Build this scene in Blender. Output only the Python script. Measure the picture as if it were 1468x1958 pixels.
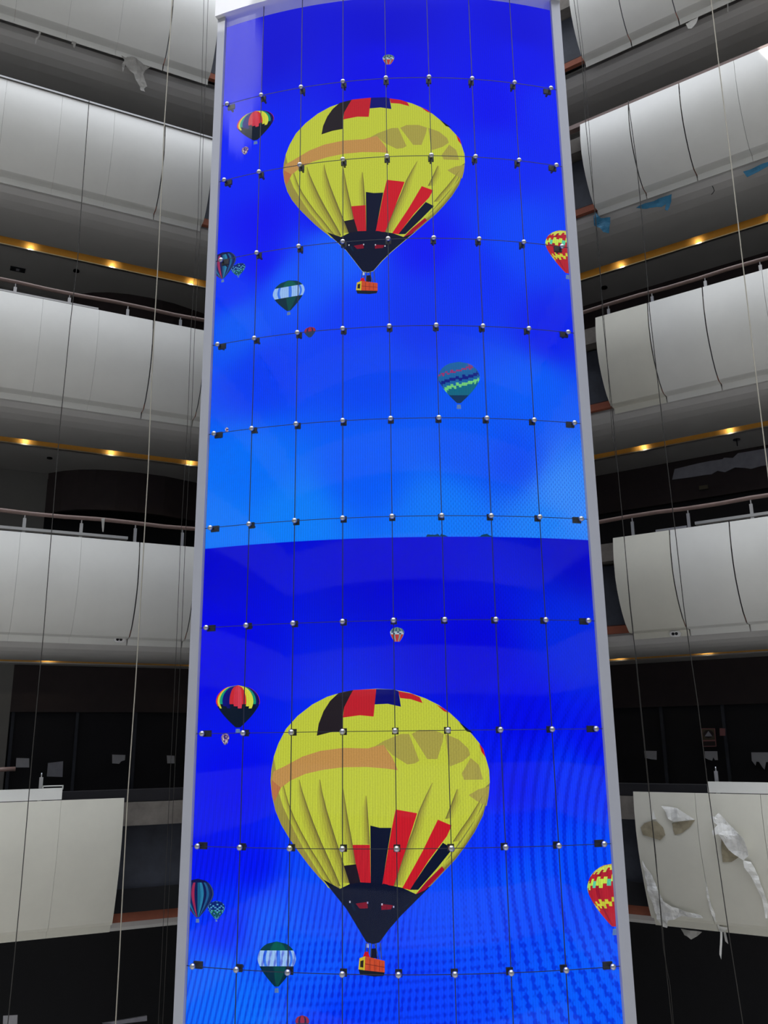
import bpy, bmesh, math, random
from mathutils import Vector, Matrix, noise
random.seed(7)
for o in list(bpy.data.objects): bpy.data.objects.remove(o)
SC = bpy.context.scene
COL = SC.collection

# ------------------------------------------------------------------ camera, sky, lights
EYE = 1.65
FPX, PITCH, ROLL = 1671.3, 0.2559, -0.0117
_c, _s = math.cos, math.sin
FW = Vector((0, _c(PITCH), _s(PITCH)))
_rt = Vector((1, 0, 0)); _up = _rt.cross(FW)
RT = _c(ROLL)*_rt + _s(ROLL)*_up
UP = -_s(ROLL)*_rt + _c(ROLL)*_up
cam_d = bpy.data.cameras.new('camera'); cam = bpy.data.objects.new('camera', cam_d); COL.objects.link(cam)
cam_d.sensor_fit = 'VERTICAL'; cam_d.sensor_height = 24.0; cam_d.lens = 24.0*FPX/1958
cam_d.clip_start = 0.1; cam_d.clip_end = 500
M = Matrix(((RT.x, UP.x, -FW.x, 0), (RT.y, UP.y, -FW.y, 0), (RT.z, UP.z, -FW.z, EYE), (0, 0, 0, 1)))
cam.matrix_world = M
SC.camera = cam

w = bpy.data.worlds.new('sky'); SC.world = w; w.use_nodes = True
nt = w.node_tree; nt.nodes.clear()
out = nt.nodes.new('ShaderNodeOutputWorld'); bg = nt.nodes.new('ShaderNodeBackground')
tc = nt.nodes.new('ShaderNodeTexCoord'); sep = nt.nodes.new('ShaderNodeSeparateXYZ')
PATCHDIR = (-0.565, -0.498, 0.657)
rmp = nt.nodes.new('ShaderNodeValToRGB'); nt.links.new(tc.outputs['Generated'], sep.inputs[0])
el = rmp.color_ramp.elements
el[0].position = 0.0; el[0].color = (0.16, 0.16, 0.165, 1)
el[1].position = 1.0; el[1].color = (2.3, 2.4, 2.65, 1)
for p, c in ((0.05, (0.26, 0.26, 0.265, 1)), (0.5, (0.22, 0.22, 0.23, 1)), (0.70, (0.24, 0.25, 0.28, 1)), (0.80, (2.1, 2.2, 2.4, 1))):
    e = el.new(p); e.color = c
nz = nt.nodes.new('ShaderNodeTexNoise'); nz.inputs['Scale'].default_value = 4; nz.inputs['Detail'].default_value = 5
mx = nt.nodes.new('ShaderNodeMix'); mx.data_type = 'RGBA'; mx.blend_type = 'MULTIPLY'; mx.inputs[0].default_value = 0.5
nt.links.new(tc.outputs['Generated'], nz.inputs['Vector'])
nt.links.new(sep.outputs['Z'], rmp.inputs[0]); nt.links.new(rmp.outputs[0], mx.inputs[6]); nt.links.new(nz.outputs['Fac'], mx.inputs[7])
# brighter sky patch added high on the left behind, to reflect in the glass
def wdot(v, lo, hi):
    d = nt.nodes.new('ShaderNodeVectorMath'); d.operation = 'DOT_PRODUCT'; nt.links.new(tc.outputs['Generated'], d.inputs[0]); d.inputs[1].default_value = v
    r = nt.nodes.new('ShaderNodeMapRange'); r.interpolation_type = 'SMOOTHSTEP'; r.inputs[1].default_value = lo; r.inputs[2].default_value = hi
    nt.links.new(d.outputs['Value'], r.inputs[0]); return r.outputs[0]
sky_patch = wdot(PATCHDIR, 0.9955, 0.9975)
mg = nt.nodes.new('ShaderNodeMath'); mg.operation = 'MULTIPLY'; nt.links.new(sky_patch, mg.inputs[0]); mg.inputs[1].default_value = 3.2
mg2 = nt.nodes.new('ShaderNodeMath'); mg2.operation = 'MULTIPLY'; nt.links.new(mg.outputs[0], mg2.inputs[0]); nt.links.new(nz.outputs['Fac'], mg2.inputs[1])
ad = nt.nodes.new('ShaderNodeMix'); ad.data_type = 'RGBA'; ad.blend_type = 'ADD'; ad.inputs[0].default_value = 1; nt.links.new(mx.outputs[2], ad.inputs[6]); nt.links.new(mg2.outputs[0], ad.inputs[7])
nt.links.new(ad.outputs[2], bg.inputs[0]); nt.links.new(bg.outputs[0], out.inputs[0])
bg.inputs[1].default_value = 2.65
vs = SC.view_settings
vs.view_transform = 'Standard'; vs.look = 'None'; vs.gamma = 1; vs.use_curve_mapping = False; vs.exposure = 0.0
SPOTS = [   # sunbeams falling through the roof: (from, to, cone angle deg, energy, radius)
    ((-9.0, 4.0, 27.0), (-2.75, 12.9, 15.0), 6.0, 5000, 0.02),
    ((-9.0, 4.0, 27.0), (8.25, 13.15, 14.45), 6.2, 40000, 0.02),
]
for i, (a, b, ang, en, rad) in enumerate(SPOTS):
    l = bpy.data.lights.new('sunbeam', 'SPOT'); lo = bpy.data.objects.new('sunbeam', l); COL.objects.link(lo)
    l.energy = en; l.spot_size = math.radians(ang); l.spot_blend = 0.12; l.shadow_soft_size = rad; l.color = (1, 0.98, 0.94)
    lo.location = a; lo.rotation_euler = (Vector(b)-Vector(a)).to_track_quat('-Z', 'Y').to_euler()

# ------------------------------------------------------------------ helpers
def ray(x, y): return FW + (x-734)/FPX*RT - (y-979)/FPX*UP
WALL = {'L': (-0.463, 16.129), 'R': (0.599, 15.507)}
def axes(side):
    a, D = WALL[side]
    return Vector((_s(a), _c(a), 0)), Vector((_c(a), -_s(a), 0)), D
def W(side, s, d, z):
    n, t, D = axes(side)
    return t*s + n*(D+d) + Vector((0, 0, z))
def hit(side, x, y, d):                      # photo direction -> (s, z) on the plane that lies d behind the parapet line
    n, t, D = axes(side); r = ray(x, y); P = r*((D+d)/r.dot(n))
    return P.dot(t), P.z+EYE
def hit_z(side, x, y, z):
    n, t, D = axes(side); r = ray(x, y); P = r*((z-EYE)/r.z)
    return P.dot(t), P.dot(n)-D
def lin(c):
    return tuple(((v/255)/12.92 if v/255 <= 0.04045 else ((v/255+0.055)/1.055)**2.4) for v in c)

def mat(name, col, rough=0.7, metal=0.0, var=0.0, scale=3.0, bump=0.0, spec=0.5, col2=None):
    m = bpy.data.materials.new(name); m.use_nodes = True
    t = m.node_tree; b = t.nodes['Principled BSDF']
    c1 = lin(col)+(1,)
    b.inputs['Base Color'].default_value = c1; b.inputs['Roughness'].default_value = rough
    b.inputs['Metallic'].default_value = metal; b.inputs['Specular IOR Level'].default_value = spec
    if var or col2:
        tx = t.nodes.new('ShaderNodeTexCoord'); n = t.nodes.new('ShaderNodeTexNoise'); n.inputs['Scale'].default_value = scale
        n.inputs['Detail'].default_value = 6; n.inputs['Roughness'].default_value = 0.65
        r = t.nodes.new('ShaderNodeValToRGB'); r.color_ramp.elements[0].position = 0.3; r.color_ramp.elements[1].position = 0.72
        r.color_ramp.elements[0].color = (lin(col2)+(1,)) if col2 else tuple(v*(1-var) for v in c1[:3])+(1,)
        r.color_ramp.elements[1].color = c1
        t.links.new(tx.outputs['Object'], n.inputs['Vector']); t.links.new(n.outputs['Fac'], r.inputs[0]); t.links.new(r.outputs[0], b.inputs['Base Color'])
        if bump:
            bp = t.nodes.new('ShaderNodeBump'); bp.inputs['Strength'].default_value = bump; bp.inputs['Distance'].default_value = 0.02
            t.links.new(n.outputs['Fac'], bp.inputs['Height']); t.links.new(bp.outputs[0], b.inputs['Normal'])
    return m
MT = {
 'panel': mat('panel_white', (226, 226, 220), 0.38, 0, 0.07, 1.2),
 'panel_warm': mat('panel_cream', (222, 220, 206), 0.42, 0, 0.08, 1.5),
 'soffit': mat('soffit_plaster', (196, 194, 190), 0.6, 0, 0.06, 1.5),
 'concrete': mat('raw_concrete', (128, 122, 114), 0.9, 0, 0.35, 4, 0.4),
 'floor': mat('screed', (90, 88, 84), 0.9, 0, 0.2, 2),
 'recess': mat('bitumen_board', (62, 66, 76), 0.75, 0, 0.4, 3),
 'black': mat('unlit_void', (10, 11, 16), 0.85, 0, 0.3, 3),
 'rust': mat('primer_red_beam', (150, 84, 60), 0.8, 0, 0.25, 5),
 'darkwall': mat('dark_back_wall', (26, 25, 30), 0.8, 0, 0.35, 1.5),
 'brown': mat('dark_brown_fascia', (52, 40, 40), 0.7, 0, 0.3, 4),
 'greywall': mat('grey_wall', (128, 126, 122), 0.8, 0, 0.1, 1.5),
 'farwall': mat('far_wall_plaster', (172, 170, 166), 0.8, 0, 0.1, 0.5),
 'gold': mat('brushed_gold', (214, 164, 80), 0.45, 0.55, 0.1, 20),
 'steel': mat('brushed_steel', (200, 200, 200), 0.28, 0.9, 0.05, 10),
 'chrome': mat('polished_steel', (190, 192, 198), 0.3, 1.0),
 'frame': mat('aluminium_white', (176, 178, 186), 0.5, 0.15, 0.03, 2),
 'cap': mat('cap_white', (235, 235, 238), 0.5),
 'bracket': mat('black_bracket', (22, 24, 30), 0.6),
 'joint': mat('dark_sealant', (26, 34, 48), 0.5),
 'rail': mat('varnished_rail', (120, 98, 90), 0.45, 0, 0.2, 6),
 'rope_dark': mat('dark_rope', (58, 56, 52), 0.9),
 'rope_light': mat('light_rope', (182, 176, 160), 0.9),
 'film': mat('torn_film_white', (240, 240, 234), 0.5, 0, 0.05, 9),
 'film_grey': mat('torn_film_grey', (176, 174, 168), 0.55, 0, 0.25, 9),
 'stain': mat('glue_stain', (168, 158, 132), 0.8, 0, 0.35, 8),
 'blue': mat('blue_sheet', (42, 122, 160), 0.6, 0, 0.3, 7),
 'paper': mat('paper_grey', (190, 190, 195), 0.8, 0, 0.15, 6),
 'pink': mat('poster_pink', (150, 100, 100), 0.8),
 'olive': mat('poster_olive', (90, 84, 66), 0.8),
 'white': mat('white_plastic', (240, 240, 238), 0.4),
 'lens': mat('lens_black', (8, 8, 10), 0.15),
 'ground': mat('atrium_floor', (205, 200, 190), 0.5, 0, 0.1, 0.6),
 'plaster': mat('torn_plaster', (165, 165, 175), 0.9, 0, 0.25, 5),
 'wire': mat('black_wire', (24, 24, 24), 0.6),
}
# the glowing picture: colour comes from what the screen displays, with its pixel columns and moire
def screen_mat():
    m = bpy.data.materials.new('led_picture'); m.use_nodes = True
    t = m.node_tree; t.nodes.clear(); N = t.nodes.new; L = t.links.new
    o = N('ShaderNodeOutputMaterial'); e = N('ShaderNodeEmission'); a = N('ShaderNodeAttribute'); a.attribute_name = 'Col'
    uv = N('ShaderNodeUVMap'); uv.uv_map = 'UVMap'; sp = N('ShaderNodeSeparateXYZ'); L(uv.outputs[0], sp.inputs[0])
    def mth(op, x, y=None, z=None):
        n = N('ShaderNodeMath'); n.operation = op
        for i, v in enumerate((x, y, z)):
            if v is None: continue
            if isinstance(v, (int, float)): n.inputs[i].default_value = v
            else: L(v, n.inputs[i])
        return n.outputs[0]
    def smooth(v, a0, a1):
        n = N('ShaderNodeMapRange'); n.interpolation_type = 'SMOOTHSTEP'; L(v, n.inputs[0])
        n.inputs[1].default_value = a0; n.inputs[2].default_value = a1; return n.outputs[0]
    U, Z = sp.outputs[0], sp.outputs[1]
    # rings, right lower part
    du = mth('SUBTRACT', U, 3.75); dz = mth('SUBTRACT', Z, 0.15)
    r = mth('SQRT', mth('ADD', mth('MULTIPLY', du, du), mth('MULTIPLY', mth('MULTIPLY', dz, dz), 0.55)))
    rings = mth('SINE', mth('MULTIPLY', mth('POWER', r, 0.8), 6.2832/0.105))
    wr = mth('MULTIPLY', smooth(U, 0.0, 1.4), smooth(Z, 2.8, 0.9))
    # dotted weave at the bottom
    d1 = mth('SINE', mth('ADD', mth('MULTIPLY', U, 6.2832/0.19), mth('MULTIPLY', Z, 6.2832/0.21)))
    d2 = mth('SINE', mth('SUBTRACT', mth('MULTIPLY', U, 6.2832/0.17), mth('MULTIPLY', Z, 6.2832/0.20)))
    dots = mth('MULTIPLY', d1, d2)
    wd = mth('MULTIPLY', smooth(Z, -0.3, -1.2), smooth(U, -3.0, -1.0))
    # steep streaks on the left
    st = mth('SINE', mth('ADD', mth('MULTIPLY', U, 6.2832/0.085), mth('MULTIPLY', mth('POWER', mth('ABSOLUTE', mth('SUBTRACT', Z, 3)), 2), 1.9)))
    ws = mth('MULTIPLY', mth('MULTIPLY', smooth(Z, 1.6, -0.8), smooth(U, 0.3, -0.8)), 0.8)
    # fine speckle of pixels showing higher up
    s1 = mth('SINE', mth('MULTIPLY', U, 6.2832/0.062)); s2 = mth('SINE', mth('MULTIPLY', Z, 6.2832/0.075))
    wsp = mth('MULTIPLY', mth('MULTIPLY', smooth(Z, 7.5, 5.0), smooth(U, -1.5, 1.5)), 0.45)
    tot = mth('ADD', mth('ADD', mth('MULTIPLY', rings, wr), mth('MULTIPLY', dots, wd)), mth('ADD', mth('MULTIPLY', st, ws), mth('MULTIPLY', mth('MULTIPLY', s1, s2), wsp)))
    fac = mth('MINIMUM', mth('MAXIMUM', mth('MULTIPLY_ADD', tot, 0.8, 0.10), 0.0), 0.85)
    sc = N('ShaderNodeSeparateColor'); L(a.outputs['Color'], sc.inputs[0])
    blue = smooth(sc.outputs[2], 0.35, 0.7)
    fac2 = mth('MULTIPLY', fac, mth('MAXIMUM', blue, 0.22))
    dark = N('ShaderNodeMix'); dark.data_type = 'RGBA'; dark.blend_type = 'MULTIPLY'; dark.inputs[0].default_value = 1
    L(a.outputs['Color'], dark.inputs[6]); dark.inputs[7].default_value = (0.25, 0.22, 0.72, 1)
    mx = N('ShaderNodeMix'); mx.data_type = 'RGBA'; L(fac2, mx.inputs[0]); L(a.outputs['Color'], mx.inputs[6]); L(dark.outputs[2], mx.inputs[7])
    # pixel columns and grain
    colw = mth('MULTIPLY_ADD', mth('SINE', mth('MULTIPLY', U, 6.2832/0.036)), 0.07, 1.02)
    g = N('ShaderNodeTexNoise'); g.inputs['Scale'].default_value = 55; g.inputs['Detail'].default_value = 2; L(uv.outputs[0], g.inputs['Vector'])
    gr = mth('MULTIPLY_ADD', g.outputs['Fac'], 0.35, 0.82)
    L(mx.outputs[2], e.inputs[0]); L(mth('MULTIPLY', colw, gr), e.inputs[1]); L(e.outputs[0], o.inputs[0])
    return m
MT['screen'] = screen_mat()
def glass_mat():
    m = bpy.data.materials.new('clear_glass'); m.use_nodes = True
    t = m.node_tree; t.nodes.clear(); N = t.nodes.new; L = t.links.new
    o = N('ShaderNodeOutputMaterial'); tr = N('ShaderNodeBsdfTransparent'); tr.inputs[0].default_value = (0.985, 0.992, 0.99, 1)
    gl = N('ShaderNodeBsdfGlossy'); gl.inputs['Roughness'].default_value = 0.03; gl.inputs['Color'].default_value = (1, 1, 1, 1)
    fr = N('ShaderNodeFresnel'); fr.inputs[0].default_value = 1.5; ge = N('ShaderNodeNewGeometry')
    inv = N('ShaderNodeMath'); inv.operation = 'SUBTRACT'; inv.inputs[0].default_value = 1; L(ge.outputs['Backfacing'], inv.inputs[1])
    mu = N('ShaderNodeMath'); mu.operation = 'MULTIPLY'; L(fr.outputs[0], mu.inputs[0]); L(inv.outputs[0], mu.inputs[1])
    mu2 = N('ShaderNodeMath'); mu2.operation = 'MULTIPLY'; mu2.inputs[1].default_value = 0.5; L(mu.outputs[0], mu2.inputs[0])
    mx = N('ShaderNodeMixShader'); L(mu2.outputs[0], mx.inputs[0]); L(tr.outputs[0], mx.inputs[1]); L(gl.outputs[0], mx.inputs[2]); L(mx.outputs[0], o.inputs[0])
    return m
MT['glass'] = glass_mat()
def film_clear():
    m = bpy.data.materials.new('thin_plastic_film'); m.use_nodes = True
    t = m.node_tree; N = t.nodes.new; L = t.links.new; b = t.nodes['Principled BSDF']; o = t.nodes['Material Output']
    b.inputs['Base Color'].default_value = (0.93, 0.93, 0.9, 1); b.inputs['Roughness'].default_value = 0.35
    tr = N('ShaderNodeBsdfTransparent'); mx = N('ShaderNodeMixShader')
    n = N('ShaderNodeTexNoise'); n.inputs['Scale'].default_value = 6; n.inputs['Detail'].default_value = 6
    tx = N('ShaderNodeTexCoord'); L(tx.outputs['Object'], n.inputs['Vector'])
    r = N('ShaderNodeMapRange'); L(n.outputs['Fac'], r.inputs[0]); r.inputs[1].default_value = 0.35; r.inputs[2].default_value = 0.65; r.inputs[3].default_value = 0.5; r.inputs[4].default_value = 0.95
    L(r.outputs[0], mx.inputs[0]); L(tr.outputs[0], mx.inputs[1]); L(b.outputs[0], mx.inputs[2]); L(mx.outputs[0], o.inputs[0])
    return m
MT['film_clear'] = film_clear()

def obj(name, bm, m, parent=None, smooth=False, origin=None):
    if origin is not None: bmesh.ops.translate(bm, verts=bm.verts, vec=-Vector(origin))
    me = bpy.data.meshes.new(name); bm.to_mesh(me); bm.free()
    for mm in (m if isinstance(m, (list, tuple)) else [m]): me.materials.append(MT[mm] if isinstance(mm, str) else mm)
    if smooth:
        for p in me.polygons: p.use_smooth = True
    o = bpy.data.objects.new(name, me); COL.objects.link(o)
    if origin is not None: o.location = origin
    if parent:
        o.parent = parent
        o.location = (Vector(origin) if origin is not None else Vector((0, 0, 0))) - parent.location
    return o
def tag(o, label=None, cat=None, group=None, kind=None):
    if label: o['label'] = label
    if cat: o['category'] = cat
    if group: o['group'] = group
    if kind or cat: o['kind'] = kind or 'thing'
    return o
def thing(name, label, cat, loc, group=None):
    e = bpy.data.objects.new(name, None); COL.objects.link(e); e.location = loc; e.empty_display_size = 0.2
    return tag(e, label, cat, group)
def struct(name, bm, m, smooth=False):
    return tag(obj(name, bm, m, None, smooth), kind='structure')
def fix(bm): bmesh.ops.recalc_face_normals(bm, faces=bm.faces); return bm
def prism(side, prof, s0, s1, bm=None, closed=True, nseg=1):   # profile in (d, z) swept along the wall from s0 to s1
    bm = bm or bmesh.new(); rings = []
    for i in range(nseg+1):
        s = s0+(s1-s0)*i/nseg
        rings.append([bm.verts.new(W(side, s, d, z)) for d, z in prof])
    n = len(prof)
    for a, b in zip(rings, rings[1:]):
        for i in range(n if closed else n-1): bm.faces.new((a[i], a[(i+1) % n], b[(i+1) % n], b[i]))
    if closed:
        bm.faces.new(rings[0]); bm.faces.new(rings[-1][::-1])
    return fix(bm)
def sbox(side, s0, s1, d0, d1, z0, z1, bm=None): return prism(side, [(d0, z0), (d1, z0), (d1, z1), (d0, z1)], s0, s1, bm)
def shell(side, prof, th, s0, s1, bm=None):     # open profile given a thickness
    back = []
    for i, (d, z) in enumerate(prof):
        a = prof[max(i-1, 0)]; b = prof[min(i+1, len(prof)-1)]
        tx, tz = b[0]-a[0], b[1]-a[1]; l = math.hypot(tx, tz) or 1
        back.append((d - tz/l*th, z + tx/l*th))
    return prism(side, prof+back[::-1], s0, s1, bm)
def tube(bm, pts, r, n=8):
    rings = []
    for i, p in enumerate(pts):
        p = Vector(p); a = Vector(pts[max(i-1, 0)]); b = Vector(pts[min(i+1, len(pts)-1)])
        t = (b-a).normalized(); x = t.orthogonal().normalized() if abs(t.z) > 0.9 else t.cross(Vector((0, 0, 1))).normalized()
        if abs(t.z) > 0.9: x = (Vector((1, 0, 0)) - t*t.x).normalized()
        y = t.cross(x)
        rings.append([bm.verts.new(p + r*(_c(6.28319*k/n)*x + _s(6.28319*k/n)*y)) for k in range(n)])
    for a, b in zip(rings, rings[1:]):
        for k in range(n): bm.faces.new((a[k], a[(k+1) % n], b[(k+1) % n], b[k]))
    bm.faces.new(rings[0][::-1]); bm.faces.new(rings[-1])
    return bm

# ------------------------------------------------------------------ galleries (structure)
F = {4: 17.28, 3: 13.5, 2: 9.0, 1: 4.5, 0: 0.0, -1: -4.5}
TIER = {4: 'topmost', 3: 'second highest', 2: 'third highest', 1: 'fourth highest', 0: 'fifth highest'}
SIDE = {'L': 'left of the video column', 'R': 'right of the video column'}
SPAN = {'L': (-5.0, 15.0), 'R': (-16.0, 5.0)}
JOIN = 18.34
for side in 'LR':
    wn = 'left' if side == 'L' else 'right'
    s0, s1 = SPAN[side]
    for k in (4, 3, 2, 1, 0):
        f = F[k]; o4 = 0.05 if k == 4 else 0.0; dz = -0.40 if k == 0 else 0
        # soffit with its rounded nose and the slot for the gold strip
        nose = [(0.80, -0.80), (0.74, -0.98), (0.77, -1.08), (0.88, -1.16), (1.05, -1.21), (1.30, -1.245), (1.60, -1.25)]
        if k == 4: nose = [(1.02, -0.80), (0.96, -0.93), (0.99, -1.04), (1.08, -1.12), (1.24, -1.19), (1.44, -1.235), (1.7, -1.25)]
        prof = nose + [(2.42, -1.25), (2.42, -1.08), (2.74, -1.08), (2.74, -1.25), (6.6, -1.25), (6.6, -0.95), (1.02 if k == 4 else 0.80, -0.75)]
        if k == 0: prof = [(0.74, -1.36), (0.75, -1.44), (0.80, -1.50), (0.95, -1.52), (6.6, -1.52), (6.6, -1.2), (0.8, -1.2)]
        struct('ceiling', prism(side, [(d, f+z) for d, z in prof], s0, s1), 'soffit')
        struct('floor', sbox(side, s0, s1, 0.9, 6.6, f-0.30, f), 'floor')
        # raw slab edge seen where the cladding stops
        struct('trim_1', sbox(side, s0, s1, 0.35, 0.90, f+0.40 if k else f+0.26, f+0.74 if k else f+0.65), 'concrete')
        struct('trim_2', sbox(side, s0, s1, 0.62, 0.90, f-0.80, f+0.36), 'recess')
        struct('trim_3', sbox(side, s0, s1, 0.62, 0.72, f-0.94+dz, f-0.78+dz), 'rust')
        if k == 0:
            struct('trim_4', sbox(side, s0, s1, 0.40, 0.7, f+0.66, f+0.86), 'darkwall')
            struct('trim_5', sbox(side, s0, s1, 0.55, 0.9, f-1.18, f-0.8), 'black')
    # back walls
    for k in (3, 2, 1, 0, -1):
        f = F[k]; top = (F[k+1]-1.25) if k != -1 else -1.52
        if k == 0: top = 3.25
        if side == 'L':
            edge = {3: 1.9, 2: 1.9, 1: 1.80, 0: 1.28, -1: -4.9}[k]
            if k >= 1: path = [(-5, 4.75), (edge-0.1, 4.70)]
            else: path = [(-5, 3.5), (edge, 3.5)]
            if k >= 0:
                bm = bmesh.new()
                for (a, b) in zip(path, path[1:]): sbox(side, a[0], b[0], a[1], a[1]+0.25, f, top, bm)
                struct('wall_left', bm, 'greywall')
            if k >= 1: fp = [(edge-0.1, 4.70), (2.0, 4.35), (2.3, 4.12), (2.65, 3.95), (3.1, 3.84), (3.6, 3.80), (4.2, 3.84), (5.0, 4.05), (8.6, 4.9), (15.0, 5.2)]
            else: fp = [(edge, 3.5), (15.0, 3.5)]
        else:
            fp = [(-16.0, 4.0), (5, 4.0)]
        if k == -1:
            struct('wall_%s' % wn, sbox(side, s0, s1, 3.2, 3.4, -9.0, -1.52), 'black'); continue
        hz = top-0.95
        bm = bmesh.new()
        low = [bm.verts.new(W(side, s, d, hz)) for s, d in fp]; hi = [bm.verts.new(W(side, s, d, top)) for s, d in fp]
        lob = [bm.verts.new(W(side, s, d+0.12, hz)) for s, d in fp]
        for i in range(len(fp)-1):
            bm.faces.new((low[i], low[i+1], hi[i+1], hi[i])); bm.faces.new((low[i], low[i+1], lob[i+1], lob[i]))
        struct('wall_%s' % wn, fix(bm), 'brown')
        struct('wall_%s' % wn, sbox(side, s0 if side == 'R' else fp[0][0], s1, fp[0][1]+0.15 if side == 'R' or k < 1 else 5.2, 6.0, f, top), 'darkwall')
bm = bmesh.new(); bmesh.ops.create_grid(bm, x_segments=8, y_segments=8, size=32, matrix=Matrix.Translation((0, 12, -9)))
struct('floor', bm, 'ground')

# the far side of the atrium, behind and beside the viewer: plain gallery bands around the void
def ring_box(bm, x0, x1, y0, y1, z0, z1):
    v = [bm.verts.new((x, y, z)) for z in (z0, z1) for x, y in ((x0, y0), (x1, y0), (x1, y1), (x0, y1))]
    for f in ((3, 2, 1, 0), (4, 5, 6, 7), (0, 1, 5, 4), (1, 2, 6, 5), (2, 3, 7, 6), (3, 0, 4, 7)): bm.faces.new([v[i] for i in f])
for nm, m, grow in (('wall_back', 'farwall', 2.5), ('trim_6', 'panel', 0.0)):
    bm = bmesh.new()
    for k in range(-2, 5):
        z0, z1 = (4.5*k, 4.5*k+4.5) if m == 'farwall' else (4.5*k-1.1, 4.5*k+0.75)
        if m == 'farwall' and k == 4: z1 = z0+1.5
        g = grow
        ring_box(bm, -15-g, 15+g, -10.3-g, -10-g, z0, z1)
        ring_box(bm, -15.3-g, -15-g, -10-g, 11.5, z0, z1)
        ring_box(bm, 15+g, 15.3+g, -10-g, 8.5, z0, z1)
    struct(nm, bm, m)

# ------------------------------------------------------------------ parapet cladding
PROF = [(0.0, .75), (-.035, .52), (-.055, .28), (-.045, 0.0), (0.0, -.22), (.08, -.44), (.17, -.62), (.29, -.80), (.45, -.945)]
LIP = [(.45, -.945), (.50, -.965), (.66, -.965), (.70, -1.075)]
PROF0 = [(0.0, .75), (-.02, .45), (-.01, .1), (.03, -.2), (.08, -.42), (.18, -.76), (.30, -1.09), (.385, -1.28)]
LIP0 = [(.385, -1.28), (.43, -1.33), (.54, -1.34), (.60, -1.47)]
ORD = ['nearest the column', 'second from the column', 'third from the column', 'fourth from the column', 'fifth from the column', 'sixth from the column', 'seventh from the column']
def panels(side, k):
    f = F[k]; pr = PROF if k else PROF0; lp = LIP if k else LIP0
    if side == 'R': edges = [-5.44, -4.39, -3.36, -2.31, -1.26, -0.21, 0.84]
    else:
        edges = [-2.14, -1.10, -0.08, 0.95, 1.97, 3.0, 4.03, 5.06]
        if k in (3, 4): edges = edges[:-1]
        if k == 0: edges = edges[:-2]
        edges = edges[::-1]
    dark = {('R', -4.39), ('R', -3.36), ('L', 3.0), ('L', 4.03)}
    for i, (a, b) in enumerate(zip(edges, edges[1:])):
        lo, hi = min(a, b), max(a, b)
        gl = 0.011 if (side, lo) in dark and k else (0.003 if side == 'R' else 0.0015)
        gh = 0.011 if (side, hi) in dark and k else (0.003 if side == 'R' else 0.0015)
        org = W(side, (lo+hi)/2, 0.3, f-1.0)
        adj = 'off-white curved'
        t = thing('parapet_panel', 'white parapet panel, %s gallery %s, %s' % (TIER[k], SIDE[side].replace('video ', ''), ORD[i]), 'wall panel', org, 'parapet panels, %s gallery %s' % (TIER[k], SIDE[side]))
        m = 'panel_warm' if (side == 'R' and i == 0 and k in (0, 1, 2)) or (side == 'R' and k == 0) or (side == 'L' and k == 0) else 'panel'
        obj('panel_face', shell(side, [(d, f+z) for d, z in pr], 0.03, lo+gl, hi-gh), m, t, False, org)
        obj('bottom_lip', shell(side, [(d, f+z) for d, z in lp], 0.025, lo+gl, hi-gh), m, t, False, org)
        for ch in t.children:
            for p in ch.data.polygons: p.use_smooth = False
for side in 'LR':
    for k in (4, 3, 2, 1, 0): panels(side, k)
# smooth shading with hard thickness edges
for o in list(bpy.data.objects):
    if o.name.startswith('panel_face') or o.name.startswith('bottom_lip'):
        me = o.data
        for p in me.polygons: p.use_smooth = True
        bmm = bmesh.new(); bmm.from_mesh(me)
        for e in bmm.edges:
            if len(e.link_faces) == 2 and e.calc_face_angle(0) > 0.7: e.smooth = False
        bmm.to_mesh(me); bmm.free()

# edge trims on the parapets
def trim_board(side, k, s0, s1, d0, d1, z0, z1, label, m='panel'):
    org = W(side, (s0+s1)/2, (d0+d1)/2, F[k]+z0)
    o = obj('edge_trim', sbox(side, s0, s1, d0, d1, F[k]+z0, F[k]+z1), m, None, False, org)
    return tag(o, label, 'edge trim')
trim_board('L', 3, -2.1, 4.03, -0.03, 0.10, 0.765, 0.80, 'long pale metal strip along the second highest parapet left of the column', 'steel')
trim_board('R', 3, -7.2, 3.0, 0.06, 0.20, 0.76, 0.86, 'long brown strip along the second highest parapet right of the column', 'rail')
trim_board('L', 1, -2.1, 2.78, 0.0, 0.12, 0.79, 0.84, 'pale metal channel lying along the fourth highest parapet, left side', 'steel')
trim_board('L', 2, -2.1, 1.95, 0.0, 0.08, 0.757, 0.79, 'thin pale strip on the third highest parapet, left side', 'steel')
trim_board('L', 0, -2.1, 1.98, 0.02, 0.12, 0.76, 0.94, 'white fascia board raised on the fifth highest parapet, left side', 'panel')
trim_board('R', 0, -4.18, 3.0, 0.02, 0.12, 0.76, 0.93, 'white fascia board raised on the fifth highest parapet, right side', 'panel')
trim_board('R', 1, -4.66, -4.1, 0.08, 0.14, 0.77, 0.81, 'short steel strip on the fourth highest parapet, right side', 'steel')
trim_board('R', 1, -3.95, 2.0, 0.06, 0.16, 0.80, 0.85, 'long steel strip on the fourth highest parapet, right side', 'steel')

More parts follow.
